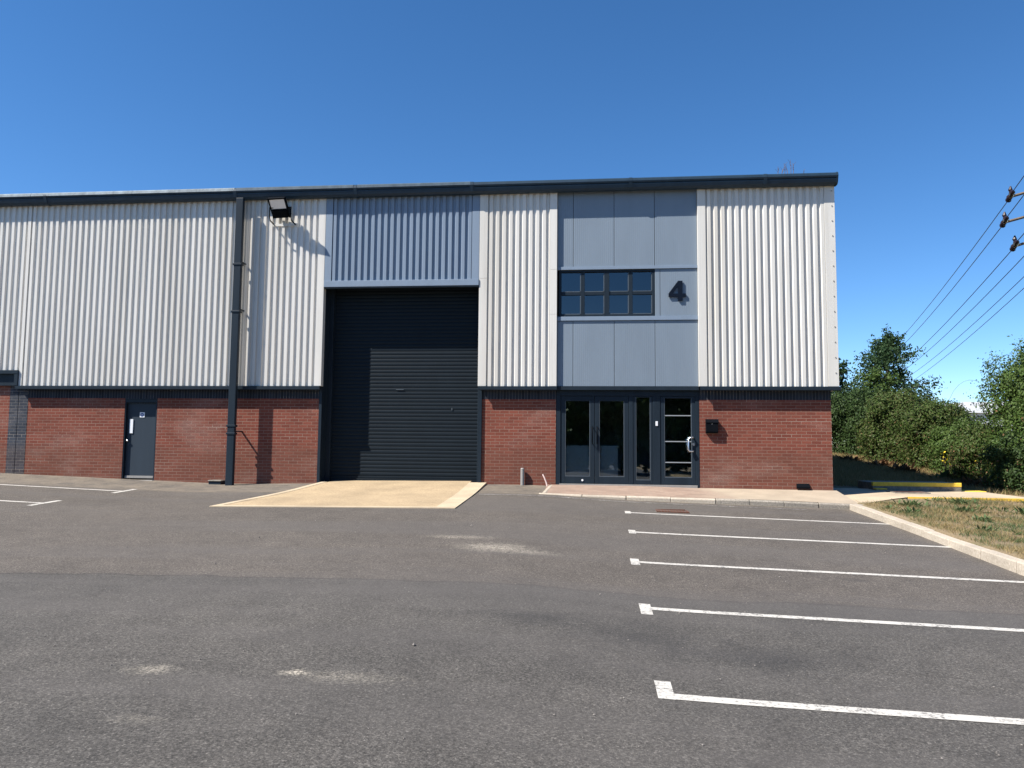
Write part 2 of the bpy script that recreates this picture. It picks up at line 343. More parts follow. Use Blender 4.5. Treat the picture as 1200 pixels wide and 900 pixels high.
def sheet(name, xs, ys, zf, mat, kind='structure'):
    X, Y = np.meshgrid(xs, ys); Z = zf(X, Y); nx, ny = len(xs), len(ys)
    v = np.stack([X.ravel(), Y.ravel(), Z.ravel()], 1); f = [(j*nx+i, j*nx+i+1, (j+1)*nx+i+1, (j+1)*nx+i) for j in range(ny-1) for i in range(nx-1)]
    me = bpy.data.meshes.new(name); me.from_pydata(v.tolist(), [], f); me.polygons.foreach_set('use_smooth', [True]*len(f))
    o = bpy.data.objects.new(name, me); COL.objects.link(o); me.materials.append(mat)
    if kind: o['kind'] = kind
    return o
def dense(a, b, step): return list(np.linspace(a, b, max(2, int(round((b-a)/step))+1)))
gx = [-900, -400, -200, -100, -60]+dense(-40, -20, 5)+dense(-17.5, 5.5, .5)+[5.58]+dense(6, 16, .4)+dense(18, 40, 3)+[60, 100, 200, 400, 900]
gy = [-900, -400, -200, -100, -60]+dense(-40, 0, 5)+dense(1, 17, .5)+[17.25, 17.5, 17.75, 17.95, 18.08]+dense(18.2, 48, .6)+[52, 60, 80, 110, 150, 250, 450, 900]
def gz(X, Y):
    Z = H(np.clip(X, -60, 60), np.clip(Y, -60, 150))
    off = np.full_like(Z, -.07)
    off[(X > 5.55)] = .11
    v_ = (X > 5.55) & (Y < 18.1); off[v_] = (.11+np.clip((Y-15.5)/2.2, 0, 1)*np.clip((X-5.6)/2, 0, 1)*.09)[v_]
    off[(Y > 18.0) & (X < 6)] = -.12
    off[(Y > 17.27+np.clip((X-5.6)/1.2, 0, 1)*.85) & (X >= 5.55) & (Y < 20.6) & (X < 9.4)] = -.06
    return Z+off
tag(sheet('ground', gx, gy, gz, M['turf']), 'dry straw coloured ground with bare soil beyond the car park')
tag(sheet('car_park', dense(-60, -20, 2)+dense(-19, 5.55, .35), dense(-60, 0, 2)+dense(.5, 18.66, .33), H, M['tarmac']), 'worn grey tarmac car park with a lay joint across it')

def strip(mb, p0, p1, wd, lift, n=None):
    p0 = Vector(p0); p1 = Vector(p1); d = (p1-p0); L = d.length; d.normalize(); s = Vector((-d.y, d.x))*wd/2; n = n or max(2, int(L/.2)); i = len(mb.v)
    for k in range(n+1):
        q = p0+d*L*k/n; e = .006*math.sin(q.x*7+q.y*11)
        for sg in (-1, 1): r = q+s*sg*(1+e); mb.v.append((r.x, r.y, h(r.x, r.y)+lift))
    for k in range(n): a = i+2*k; mb.f.append((a, a+2, a+3, a+1))
for i, (yy, x0, x1, t0, t1) in enumerate(((14.81, .60, 5.42, -.15, .2), (12.41, .56, 5.44, -.15, .2), (10.01, .475, 5.44, -.2, .2), (7.61, .445, 5.44, -.25, .17), (5.19, .415, 5.46, -.06, .29))):
    mb = MB(); strip(mb, (x0+.11, yy), (x1, yy-.02), .11, .004); strip(mb, (x0+.055, yy+t0), (x0+.055, yy+t1), .11, .004, 4)
    tag(mb.obj('parking_line', M['line']), 'white painted bay line with a short cross bar at its left end', kind='structure')
for yy, x1 in ((16.5, -10.55), (14.1, -10.65)):
    mb = MB(); strip(mb, (-19, yy+.25), (x1, yy), .10, .004); strip(mb, (x1+.06, yy-.4), (x1+.06, yy+.45), .11, .004, 5)
    tag(mb.obj('parking_line', M['line']), 'white painted bay line on the left with a tick at its right end', kind='structure')
mb = MB(); strip(mb, (-2.45, 16.66), (4.4, 16.62), .07, .004); tag(mb.obj('worn_line', M['oldline']), 'faint worn white line along the foot of the kerb', kind='structure')

# concrete apron in front of the roller door
def apz(X, Y): return H(X, Y)+.012+.03*np.clip((Y-16)/3, 0, 1)
xs = dense(-7.16, -2.9, .3); ys = dense(14.2, 19.1, .3)
def warp(name, xf0, xf1, ys, mat, z=apz, nx=10):
    v = []; f = []; ys = list(ys)
    for y in ys:
        a, b = xf0(y), xf1(y)
        for k in range(nx+1): x = a+(b-a)*k/nx; v.append((x, y, float(z(np.array(x), np.array(y)))))
    for j in range(len(ys)-1):
        for k in range(nx): a = j*(nx+1)+k; f.append((a, a+1, a+nx+2, a+nx+1))
    return link(name, v, f, mat, smooth=False)
lf = lambda y: -7.20+(y-14.05)*.115
tag(warp('apron', lambda y: lf(y)+.16, lambda y: -2.88-(y-14.05)*.02, dense(14.22, 19.2, .25), M['apron']), 'sandy coloured concrete apron before the roller shutter', kind='structure')
eb = MB()
def edge(x0f, x1f, y0, y1, n=14):
    i = len(eb.v)
    for k in range(n+1):
        y = y0+(y1-y0)*k/n
        for x in (x0f(y), x1f(y)):
            z = float(apz(np.array(x), np.array(y)))+.006; eb.v += [(x, y, z), (x, y, z-.08)]
    for k in range(n):
        a = i+4*k; eb.f += [(a, a+2, a+6, a+4), (a, a+4, a+5, a+1), (a+2, a+3, a+7, a+6)]
    eb.f += [(i, i+1, i+3, i+2)]
edge(lambda y: -2.875-(y-14.05)*.02, lambda y: -2.50-(y-14.05)*.012, 14.05, 18.63)
edge(lambda y: lf(y), lambda y: lf(y)+.155, 14.05, 18.63)
edge(lambda y: lf(14.05)+.16, lambda y: -2.88, 14.05, 14.215, 2)
tag(eb.obj('apron_edging', M['apronedge']), 'pale smooth concrete edging round the sandy apron', kind='structure')

# pavement, kerbs
def kz(x): return float(np.interp(x, [-1.3, .1, 3.7, 5.6, 7, 9.2], [.625, .592, .546, .485, .56, .56]))
def bz(x): return float(np.interp(x, [-1.3, 1, 2.5, 5.5, 9.5], [.735, .735, .70, .69, .64]))
v = []; f = []; NX = 40
for k in range(NX+1):
    x = -1.08+(5.60+1.08)*k/NX; y0 = 17.12; y1 = 18.66
    for j in range(5): t = j/4; v.append((x, y0+(y1-y0)*t, kz(x)*(1-t)+bz(x)*t-.003))
for k in range(NX):
    for j in range(4): a = k*5+j; f.append((a, a+5, a+6, a+1))
tag(link('pavement', v, f, M['pave'], smooth=True), 'pinkish block and tan concrete footway under the entrance', kind='structure')
v = []; f = []
for k in range(13):
    x = 5.60+(9.6-5.60)*k/12; y0 = 17.12+min(1, (x-5.6)/1.2)*.85; y1 = 20.6
    for j in range(5): t = j/4; v.append((x, y0+(y1-y0)*t, (kz(5.6)*(1-min(1, (x-5.6)/1.3))+.60*min(1, (x-5.6)/1.3))*(1-t)+(.665-.010*(x-5.6))*t))
for k in range(12):
    for j in range(4): a = k*5+j; f.append((a, a+5, a+6, a+1))
tag(link('pavement_slab', v, f, M['apronedge'], smooth=True), 'tan concrete slab running on past the brick corner', kind='structure')
# concrete step nosing, painted yellow
mb = MB()
for k in range(8):
    a = 6.9+k*.3; z = .603
    mb.box(a, a+.297, 17.93, 18.03, .45, z)
tag(mb.obj('slab_edge', M['yellow']), 'yellow painted front edge of the tan slab', kind='structure')
# kerb stones along the front and up the verge
def kerbrun(p0, p1, n, z0, z1, wd, mats, name):
    for k in range(n):
        mb = MB(); a = Vector(p0).lerp(Vector(p1), k/n); b = Vector(p0).lerp(Vector(p1), (k+1)/n); d = (b-a).normalized(); a += d*.006; b -= d*.006
        s = Vector((-d.y, d.x)); za = z0(a); zb = z0(b); j = random.uniform(-.006, .006)
        prof = [(0, -.35), (0, -.03), (.035, 0), (wd, 0), (wd, -.35)]
        i = len(mb.v)
        for q, zz in ((a, za), (b, zb)):
            for o_, dz in prof: r = q+s*o_; mb.v.append((r.x+j, r.y, zz+dz+j))
        mb.f += [tuple(range(i, i+5)), tuple(range(i+9, i+4, -1))]+[(i+q, i+5+q, i+5+(q+1) % 5, i+(q+1) % 5) for q in range(5)]
        o = mb.obj(name, mats[k % len(mats)], bevel=.012); tag(o, 'concrete kerb stone edging the tarmac', kind='structure')
kerbrun((-1.18, 17.0), (2.62, 17.0), 4, lambda q: kz(q.x), None, .125, [M['kerb']], 'kerb')
kerbrun((2.62, 17.0), (5.45, 17.0), 4, lambda q: kz(q.x)-.004, None, .125, [M['kerbold']], 'kerb')
kerbrun((-1.0, 17.14), (-.92, 18.62), 2, lambda q: .63+(q.y-17.0)*.062, None, .10, [M['kerb']], 'kerb')
vk = lambda q: float(np.interp(q.y, [-5, 5, 7.6, 10, 12.4, 14.8, 16.5, 17], [-.08, .01, .075, .20, .285, .40, .495, .50]))
# the run beside the verge is laid towards the camera, its face to the tarmac
kerbrun((5.48, 16.95), (5.48, 4.2), 14, vk, None, -.14, [M['kerb'], M['kerb'], M['kerb']], 'kerb')
mb = MB(); mb.box(5.455, 5.62, 16.9, 17.13, .2, .487); tag(mb.obj('kerb', M['kerbold'], bevel=.02), 'weathered kerb stone at the corner of the verge', kind='structure')

# ------------------------------------------------------------------ WAREHOUSE
B = thing('warehouse', 'low industrial unit with red brick base and white ribbed cladding', 'building', (0, 18.65, .7))
def ribs(x0, x1, z0, z1, pitch=.164, y0=18.5, dp=.038, crest=.072, fl=.018, phase=0.0):
    P = []; x = x0+phase
    P.append((x0, y0+dp))
    while x < x1-.05:
        tr = pitch-crest-2*fl
        for xx, yy in ((x+tr/2, y0+dp), (x+tr/2+fl, y0), (x+tr/2+fl+crest, y0), (x+tr/2+2*fl+crest, y0+dp)):
            if xx < x1: P.append((xx, yy))
        x += pitch
    P.append((x1, y0+dp)); mb = MB(); n = len(P)
    for px, py in P: mb.v += [(px, py, z0), (px, py, z1)]
    for k in range(n-1): mb.f.append((2*k, 2*k+2, 2*k+3, 2*k+1))
    return mb
EAVE = 7.9
ribs(-24.0, -14.80, 3.49, EAVE).obj('ribbed_cladding', M['white'], B)
ribs(-14.72, -8.72, 3.085, EAVE).obj('ribbed_cladding', M['white'], B)
MB().box(-14.80, -14.72, 18.496, 18.6, 3.085, EAVE).obj('cladding_trim', M['white'], B)
ribs(-8.72, -6.89, 3.085, EAVE).obj('ribbed_cladding', M['white'], B)
ribs(-6.53, -2.97, 5.725, EAVE, phase=-.02).obj('ribbed_cladding', M['grey'], B)
ribs(-2.58, -1.05, 3.085, EAVE).obj('ribbed_cladding', M['white'], B)
ribs(2.68, 5.43, 3.085, EAVE).obj('ribbed_cladding', M['white'], B)
def trim(x0, x1, z0, z1, m='white', y1=18.66): return MB().box(x0, x1, 18.494, y1, z0, z1).obj('cladding_trim', M[m], B, bevel=.004)
trim(-6.89, -6.71, 3.085, EAVE); trim(-6.705, -6.53, 5.725, EAVE, 'grey'); trim(-2.97, -2.785, 5.725, EAVE, 'grey')
trim(-2.78, -2.58, 3.085, 5.735); trim(-2.78, -2.58, 5.738, EAVE); trim(-1.05, -.87, 3.085, 4.83); trim(-1.05, -.87, 4.833, 5.93); trim(-1.05, -.87, 5.933, EAVE); trim(2.49, 2.68, 3.085, EAVE)
ct = MB(); ct.box(5.43, 5.668, 18.492, 18.8, 3.085, EAVE); ct = ct.obj('corner_trim', M['white'], B, bevel=.004)
for k in range(13): z = 3.4+k*.36; MB().tube([(5.60, 18.493, z), (5.60, 18.482, z)], .014, 8).obj('screw', M['pipe'], ct)
fx = MB()
for (xa, xb, zs) in ((2.75, 5.35, (4.55, 5.95)), (-2.5, -1.1, (4.6, 5.8)), (-8.6, -7.0, (4.3, 5.6, 6.6)), (-14.6, -9.2, (4.3, 5.6, 6.6))):
    for z in zs:
        x = xa
        while x < xb: fx.box(x-.009, x+.009, 18.520, 18.536, z, z+.018); x += .164*2
tag(fx.obj('cladding_screws', M['pipe'], B), kind='stuff')
MB().box(-6.705, -2.785, 18.47, 18.62, 5.565, 5.722).obj('head_flashing', M['grey'], B, bevel=.006)
MB().box(-6.70, -2.79, 18.48, 18.62, 5.535, 5.562).obj('head_flashing', M['dark'], B)
# drip flashings
for x0, x1 in ((-14.86, -6.73), (-2.76, -.86), (2.51, 5.70)):
    MB().prism([(18.455, 3.0), (18.455, 3.075), (18.475, 3.083), (18.66, 3.083), (18.66, 3.06), (18.48, 3.06), (18.48, 2.985), (18.462, 2.985)], 'x', x0, x1).obj('drip_flashing', M['dark'], B)
mb = MB(); mb.box(-24, -14.80, 18.455, 18.66, 3.39, 3.487); mb.box(-14.90, -14.80, 18.46, 18.66, 3.088, 3.388); mb.obj('drip_flashing', M['dark'], B, bevel=.005)
# brickwork
def bw(x0, x1, z0=.2, z1=2.775, mat='brick', y0=18.65, name='brick_wall'): return MB().box(x0, x1, y0, y0+.3, z0, z1).obj(name, M[mat], B)
def soldier(x0, x1, z0=2.775, z1=3.06): return MB().box(x0, x1, 18.648, 18.94, z0, z1).obj('soldier_course', M['sold'], B)
bw(-24, -15.13, .2, 3.17); soldier(-24, -14.64, 3.17, 3.40)
mb = MB(); mb.box(-15.13, -14.895, 18.644, 18.95, .2, 3.17); mb.box(-14.88, -14.62, 18.644, 18.95, .2, 2.99); mb.obj('brick_pier', M['blue'], B)
MB().box(-14.895, -14.88, 18.66, 18.95, .2, 2.99).obj('movement_joint', M['black'], B)
bw(-14.62, -11.94); bw(-11.06, -6.78); bw(-2.70, -.89); bw(2.51, 5.52)
soldier(-14.62, -11.94); soldier(-11.06, -6.78); soldier(-11.94, -11.06, 2.76, 3.06); soldier(-2.70, -.89); soldier(2.51, 5.52)
MB().box(5.515, 5.519, 18.955, 46, .2, 3.05).obj('brick_wall', M['brickside'], B)
# shell: side, back, roof
mb = MB(); mb.box(5.30, 5.50, 18.96, 46, 0, 3.0); mb.box(5.40, 5.62, 18.8, 46, 3.0, 7.9); mb.box(-24, 5.62, 46, 46.2, 0, 7.9); mb.box(-24.2, -24, 18.6, 46, 0, 7.9); mb.obj('shell_wall', M['white'], B)
MB().prism([(18.5, 7.93), (18.5, 8.06), (32, 8.25), (46.2, 8.06), (46.2, 7.93)], 'x', -24.2, 5.66).obj('roof', M['galv_sheen'], B)
for a, b in ((-24, -8.7), (-8.7, -6.72), (-6.70, -2.79), (-2.79, -.88), (2.5, 5.4)):
    z0 = 5.74 if (a, b) == (-6.70, -2.79) else 3.09
    MB().box(a, b, 18.545, 18.60, z0, 7.9).obj('backing_wall', M['dark'], B)
# gutter
gp = [(18.48, 7.835), (18.36, 7.835), (18.315, 7.875), (18.29, 7.945), (18.29, 7.965), (18.305, 7.968), (18.305, 7.975), (18.275, 7.985), (18.262, 8.02), (18.275, 8.075), (18.30, 8.10), (18.48, 8.12)]
gu = MB().prism(gp, 'x', -24.2, 5.66).obj('gutter', M['gut'], B)
MB().prism([(18.5, 7.825), (18.355, 7.825), (18.305, 7.87), (18.28, 7.945), (18.254, 8.02), (18.268, 8.08), (18.30, 8.112), (18.5, 8.13)], 'x', 5.662, 5.70).obj('gutter_end', M['gut'], gu)
for a, b, m in ((-24.2, -14.6, 'galv_sheen'), (-14.59, -11.8, 'galv_sheen'), (-11.79, -9.05, 'galv_sheen'), (-9.0, -5.95, 'sheen_dim'), (-5.85, -3.0, 'sheen_dim')):  # added strips coloured as sky reflected along the upper gutter, fading rightwards
    MB().prism([(18.272, 8.020), (18.258, 8.022), (18.266, 8.085), (18.297, 8.113), (18.48, 8.133), (18.48, 8.121), (18.305, 8.102), (18.285, 8.07)], 'x', a, b).obj('gutter_sheen', M[m], gu)
for x in (-14.2, -9.03, -5.9, -2.96, .9, 4.05):
    MB().prism([(18.49, 7.828), (18.352, 7.828), (18.304, 7.87), (18.279, 7.945), (18.255, 8.02), (18.268, 8.082), (18.295, 8.108), (18.49, 8.128)], 'x', x-.04, x+.04).obj('gutter_union', M['gut'], gu)
# downpipe
dp = MB().box(-8.965, -8.775, 18.22, 18.33, .55, 7.83).obj('downpipe', M['dark'], B, bevel=.012)
for z in (1.86, 2.05, 4.9, 6.1): MB().box(-8.985, -8.755, 18.205, 18.345, z, z+.05).obj('pipe_collar', M['dark'], dp, bevel=.006)
for z, yb in ((1.93, 18.65), (4.97, 18.51), (6.17, 18.51)): MB().box(-8.80, -8.765, 18.325, yb, z, z+.03).obj('pipe_bracket', M['dark'], dp)

# roller shutter
RS = MB(); pts = []; z = .86; pit = .0925
while z < 5.95:
    for t, d in ((0, .004), (.06, .006), (.10, 0.001), (.3, -.0035), (.55, -.0045), (.8, -.002), (.95, .002)): pts.append((19.07+d, z+t*pit))
    z += pit
for py, pz in pts: RS.v += [(-6.74, py, pz), (-2.74, py, pz)]
for k in range(len(pts)-1): RS.f.append((2*k, 2*k+1, 2*k+3, 2*k+2))
rs = RS.obj('roller_shutter', M['shut'], B)
mb = MB(); mb.box(-6.6, -2.84, 19.03, 19.10, .72, .80); mb.box(-6.6, -2.84, 19.045, 19.09, .803, .862); mb.obj('bottom_rail', M['shut'], rs, bevel=.008)
for x0, x1 in ((-6.72, -6.60), (-2.85, -2.775)): MB().box(x0, x1, 18.98, 19.16, .55, 5.9).obj('guide_rail', M['dark'], rs, bevel=.006)
MB().box(-4.95, -4.75, 19.05, 19.063, 3.03, 3.045).obj('shutter_latch', M['bead'], rs); MB().box(-3.52, -3.50, 19.05, 19.062, 2.52, 2.58).obj('shutter_latch', M['bead'], rs)
jb = MB(); jb.box(-6.785, -6.715, 18.60, 18.975, .5, 3.06); jb.box(-6.80, -6.712, 18.665, 19.2, 3.06, 5.9); jb.box(-6.785, -6.715, 18.977, 19.2, .5, 3.06)
jb.box(-2.768, -2.695, 18.605, 19.2, .5, 3.06); jb.box(-2.775, -2.70, 18.67, 19.2, 3.06, 5.9); jb.box(-6.71, -2.78, 18.63, 19.2, 5.70, 5.9); jb.obj('door_jamb', M['dark'], B)

# flat panelled bay
PN = []
for z0, z1 in ((6.01, 7.9), (3.09, 4.675)):
    for x0, x1 in ((-.862, -.485), (-.475, .505), (.515, 1.475), (1.485, 2.485)): PN.append((x0, x1, z0, z1))
PN += [(1.485, 1.60, 4.785, 5.925), (1.61, 2.485, 4.785, 5.925)]
for x0, x1, z0, z1 in PN: MB().box(x0, x1, 18.58, 18.63, z0, z1).obj('flat_panel', M['panel'], B, bevel=.004)
for z0 in (5.93, 4.68): MB().box(-.865, 2.487, 18.548, 18.64, z0, z0+(.075 if z0 > 5 else .10)).obj('sill_flashing', M['grey'], B, bevel=.005)
for q in ((-.88, 2.49, 18.64, 18.68, 5.95, 7.9), (-.88, 2.49, 18.64, 18.68, 3.05, 4.77), (1.50, 2.49, 18.64, 18.68, 4.772, 5.948)): MB().box(*q).obj('backing_wall', M['dark'], B)
MB().box(-.87, 2.495, 18.552, 18.72, 2.995, 3.082).obj('drip_flashing', M['dark'], B, bevel=.005)
# upper window
W = MB(); W.box(-.83, 1.485, 18.588, 18.68, 5.875, 5.925); W.box(-.83, 1.485, 18.588, 18.68, 4.785, 4.84); W.box(-.83, -.765, 18.588, 18.68, 4.84, 5.875); W.box(1.42, 1.485, 18.588, 18.68, 4.84, 5.875); W.box(.275, .395, 18.588, 18.68, 4.84, 5.875)
W = W.obj('window', M['dark'], B, bevel=.004)
for x0, x1 in ((-.765, .275), (.395, 1.42)):
    xm = (x0+x1)/2; b_ = MB(); b_.box(xm-.045, xm+.045, 18.60, 18.67, 4.84, 5.875)
    for a, b in ((x0, xm-.045), (xm+.045, x1)):
        b_.box(a, b, 18.604, 18.668, 5.315, 5.39)
    b_.obj('glazing_bar', M['dark'], W, bevel=.004)
    cap = MB()
    for a, b in ((x0, xm-.045), (xm+.045, x1)):
        for z in (5.39, 4.84): cap.box(a+.01, b-.02, 18.603, 18.64, z+.001, z+.018)
        cap.box(b-.022, b-.004, 18.603, 18.64, 4.86, 5.30); cap.box(b-.022, b-.004, 18.603, 18.64, 5.41, 5.86)
    cap.obj('glazing_bead', M['bead'], W)
    for a, b in ((x0, xm-.045), (xm+.045, x1)):
        for z0, z1 in ((4.858, 5.315), (5.408, 5.875)): MB().quad((a, 18.642, z0), (b, 18.642, z0), (b, 18.642, z1), (a, 18.642, z1)); p = MB(); p.box(a, b, 18.642, 18.65, z0, z1); p.obj('pane', M['wglass'], W)
# entrance screen
ZB = .745
E_ = MB(); E_.box(-.885, 2.505, 18.655, 18.80, 2.865, 2.992); E_.box(-.885, -.775, 18.657, 18.80, ZB-.2, 2.865); E_.box(.855, .955, 18.66, 18.80, ZB-.2, 2.865); E_.box(1.425, 1.595, 18.66, 18.80, ZB-.2, 2.865); E_.box(2.42, 2.505, 18.657, 18.80, ZB-.2, 2.865)
E_ = E_.obj('entrance_frame', M['dark'], B, bevel=.006)
MB().box(-.80, 2.45, 18.63, 18.80, ZB-.1, ZB+.012).obj('threshold', M['pipe'], E_, bevel=.004)
def leaf(x0, x1, st, top, bot, rails=(), y=18.675, pl=.0, name='glazed_door'):
    b_ = MB(); z0, z1 = ZB+.018, 2.86
    b_.box(x0, x0+st, y, y+.06, z0, z1); b_.box(x1-st, x1, y, y+.06, z0, z1); b_.box(x0+st, x1-st, y+.002, y+.06, z1-top, z1); b_.box(x0+st, x1-st, y+.002, y+.06, z0, z0+bot)
    d = b_.obj(name, M['dark'], B, bevel=.005)
    zs = [z0+bot]+list(rails)+[z1-top]
    for k in range(len(zs)-1):
        a = zs[k]+(.012 if k else 0); b = zs[k+1]-(.012 if k < len(zs)-2 else 0)
        MB().box(x0+st, x1-st, y+.024, y+.034, a, b).obj('pane', M['glass'], d)
    if rails:
        for r in rails: MB().box(x0+st, x1-st, y+.008, y+.05, r-.011, r+.011).obj('rail', M['rail'], d)
    be = MB(); a, b = x0+st, x1-st
    be.box(a, b, y+.004, y+.024, z0+bot, z0+bot+.014); be.box(a, a+.012, y+.004, y+.024, z0+bot+.014, z1-top); be.box(b-.012, b, y+.004, y+.024, z0+bot+.014, z1-top)
    be.obj('glazing_bead', M['bead'], d)
    return d
l1 = leaf(-.77, .035, .105, .12, .17); l2 = leaf(.045, .85, .105, .12, .17)
for d, x in ((l1, -.015), (l2, .10)):
    mb = MB(); mb.tube([(x, 18.67, 1.72), (x, 18.60, 1.74), (x, 18.595, 1.95), (x, 18.595, 2.10), (x, 18.67, 2.12)], .014, 8); mb.obj('pull_handle', M['black'], d, smooth=True)
MB().tube([(-.25, 18.67, ZB+.10), (-.25, 18.662, ZB+.10)], .025, 12).obj('floor_lock', M['alu'], l1)
sdl = leaf(.958, 1.422, .06, .03, .10, y=18.668, name='sidelight')
l3 = leaf(1.60, 2.418, .09, .05, .17, rails=(2.40, 1.785, 1.29), y=18.672)
mb = MB(); mb.tube([(2.36, 18.67, 1.88), (2.34, 18.60, 1.885), (2.26, 18.585, 1.88), (2.235, 18.585, 1.84), (2.235, 18.585, 1.60), (2.26, 18.585, 1.56), (2.34, 18.60, 1.555), (2.36, 18.67, 1.56)], .022, 10); mb.obj('pull_handle', M['steel'], l3, smooth=True)
MB().tube([(2.37, 18.67, 1.72), (2.37, 18.648, 1.72)], .035, 14).obj('lock', M['steel'], l3)
MB().box(1.485, 1.54, 18.642, 18.659, 2.15, 2.26).obj('entry_plate', M['alu'], E_, bevel=.006)
# fire door
FD = MB(); FD.box(-11.905, -11.105, 18.735, 18.785, .80, 2.66); fd = FD.obj('fire_door', M['dark'], B, bevel=.004)
M['doorgrey'] = paint('door_grey', (.030, .041, .054), .5, .08, spec=.15); fd.data.materials[0] = M['doorgrey']
mb = MB(); mb.box(-11.94, -11.91, 18.66, 18.82, .6, 2.76); mb.box(-11.10, -11.06, 18.66, 18.82, .6, 2.76); mb.box(-11.91, -11.10, 18.66, 18.82, 2.665, 2.76); mb.obj('door_frame', M['dark'], fd, bevel=.004)
mb = MB(); mb.box(-11.89, -11.12, 18.705, 18.734, .74, .80); mb.obj('kick_strip', M['pipe'], fd, bevel=.004)
mb = MB(); mb.box(-11.98, -11.05, 18.56, 18.80, .655, .70); mb.obj('door_sill', M['pipe'], fd, bevel=.008)
MB().box(-11.83, -11.735, 18.716, 18.734, 1.88, 2.24).obj('finger_plate', M['alu'], fd, bevel=.003)
mb = MB(); mb.tube([(-11.86, 18.734, 1.69), (-11.86, 18.68, 1.69)], [.018, .034], 12); mb.obj('door_knob', M['steel'], fd, smooth=True)
ds = MB().box(-11.57, -11.44, 18.726, 18.734, 2.29, 2.42).obj('door_sign', M['alu'], fd)
MB().tube([(-11.505, 18.7255, 2.355), (-11.505, 18.7235, 2.355)], .047, 20).obj('sign_disc', M['blue_sign'], ds)
MB().box(-11.528, -11.482, 18.7215, 18.7232, 2.346, 2.364).obj('sign_mark', M['alu'], ds)
# air vent low in the brickwork
mb = MB(); mb.prism([(18.655, .72), (18.58, .72), (18.58, .76), (18.655, .84)], 'x', 4.70, 4.99); mb.obj('air_vent', M['black'], B)
# dark interior behind the glass
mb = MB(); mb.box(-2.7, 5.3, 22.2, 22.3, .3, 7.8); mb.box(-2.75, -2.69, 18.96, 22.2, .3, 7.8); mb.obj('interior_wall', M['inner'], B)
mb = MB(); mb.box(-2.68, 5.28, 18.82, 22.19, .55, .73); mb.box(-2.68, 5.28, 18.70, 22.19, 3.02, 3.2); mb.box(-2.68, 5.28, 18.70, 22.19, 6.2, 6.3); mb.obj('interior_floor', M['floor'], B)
ct = thing('counter', 'pale grey counter front standing behind the double door glass', 'counter', (-.1, 18.95, .73))
MB().box(-.75, .60, 18.87, 18.93, .735, 1.63).obj('counter_front', M['desk'], ct, bevel=.006)
MB().box(-.78, .62, 18.85, 19.35, 1.632, 1.67).obj('counter_top', M['desk'], ct, bevel=.006)
MB().box(.56, .60, 18.932, 19.30, .735, 1.63).obj('counter_side', M['desk'], ct)

# ------------------------------------------------------------------ things on the building
# numeral
def z4(u, v): return (1.80+(u-230)*.001139, 5.14+(605-v)*.001139)
nm = thing('unit_number', 'dark bold number 4 fixed on the grey panel beside the upper window', 'sign', (2.0, 18.57, 5.14))
out = [z4(*p) for p in ((230, 450), (428, 180), (520, 180), (520, 452), (590, 452), (590, 522), (520, 522), (520, 605), (428, 605), (428, 522), (230, 522))]
hole = [z4(*p) for p in ((318, 452), (428, 452), (428, 300))]
mb = MB()
polys = [[out[0], out[1], hole[2], hole[0]], [out[1], out[2], out[3], hole[1], hole[2]], [out[0], hole[0], hole[1], out[9], out[10]], [hole[1], out[3], out[7], out[8]], [out[3], out[4], out[5], out[6]]]
for p in polys:
    c = p if p is not polys[2] else [out[0], hole[0], hole[1], out[9], out[10]]
    mb.prism(c, 'y', 18.535, 18.566)
mb.obj('numeral', M['numeral'], nm)
for x, z in ((2.02, 5.2), (2.08, 5.55), (1.87, 5.27)): MB().tube([(x, 18.56, z), (x, 18.58, z)], .008, 6).obj('fixing_pin', M['dark'], nm)
# letterbox
lb = thing('letterbox', 'small black letterbox fixed to the brickwork right of the glass door', 'letterbox', (2.78, 18.65, 2.0))
MB().prism([(18.65, 1.985), (18.56, 1.985), (18.535, 2.02), (18.535, 2.24), (18.58, 2.31), (18.65, 2.31)], 'x', 2.645, 2.925).obj('box', M['black'], lb, bevel=.008)
MB().prism([(18.57, 2.315), (18.52, 2.235), (18.528, 2.23), (18.578, 2.305)], 'x', 2.635, 2.935).obj('flap', M['black'], lb)
MB().tube([(2.785, 18.536, 2.20), (2.785, 18.53, 2.20)], .012, 10).obj('lock', M['steel'], lb)
# floodlight
fl = thing('floodlight', 'black floodlight tilted down on two arms under the gutter', 'floodlight', (-7.78, 18.5, 7.25))
def flp(pts_box):      # box in head space: x along width, t up the face, n out of the face; tilted down
    mb = MB(); (x0, x1, t0, t1, n0, n1) = pts_box; a = rad(38)
    mb.box(x0, x1, n0, n1, t0, t1)
    R_ = Matrix.Rotation(a, 3, 'X'); R2 = Matrix.Rotation(rad(-6), 3, 'Z')
    mb.v = [tuple(R2 @ (R_ @ Vector(p))+Vector((-7.80, 18.17, 7.53))) for p in mb.v]; return mb
hd = flp((-.23, .23, -.26, .26, -.02, .05)).obj('housing', M['black'], fl, bevel=.02)
flp((-.20, .20, -.02, .22, -.030, -.022)).obj('lens', M['lens'], hd)
r_ = MB()
for q in ((-.235, .235, .235, .265, -.05, .03), (-.235, -.205, -.26, .235, -.045, .03), (.205, .235, -.26, .235, -.045, .03), (-.205, .205, -.05, -.02, -.045, .03)):
    t_ = flp(q); i = len(r_.v); r_.v += t_.v; r_.f += [tuple(k+i for k in f_) for f_ in t_.f]
r_.obj('bezel', M['black'], hd, bevel=.006)
flp((-.21, .21, -.24, -.04, .05, .15)).obj('gear_box', M['black'], hd, bevel=.02)
flp((-.20, .20, -.25, -.055, -.07, -.02)).obj('gear_cover', M['black'], hd, bevel=.015)
mb = MB()
for x in (-8.05, -7.50): mb.tube([(x, 18.5, 7.18), (x, 18.22, 7.22), (x, 18.17, 7.30), (x, 18.17, 7.53)], .016, 8)
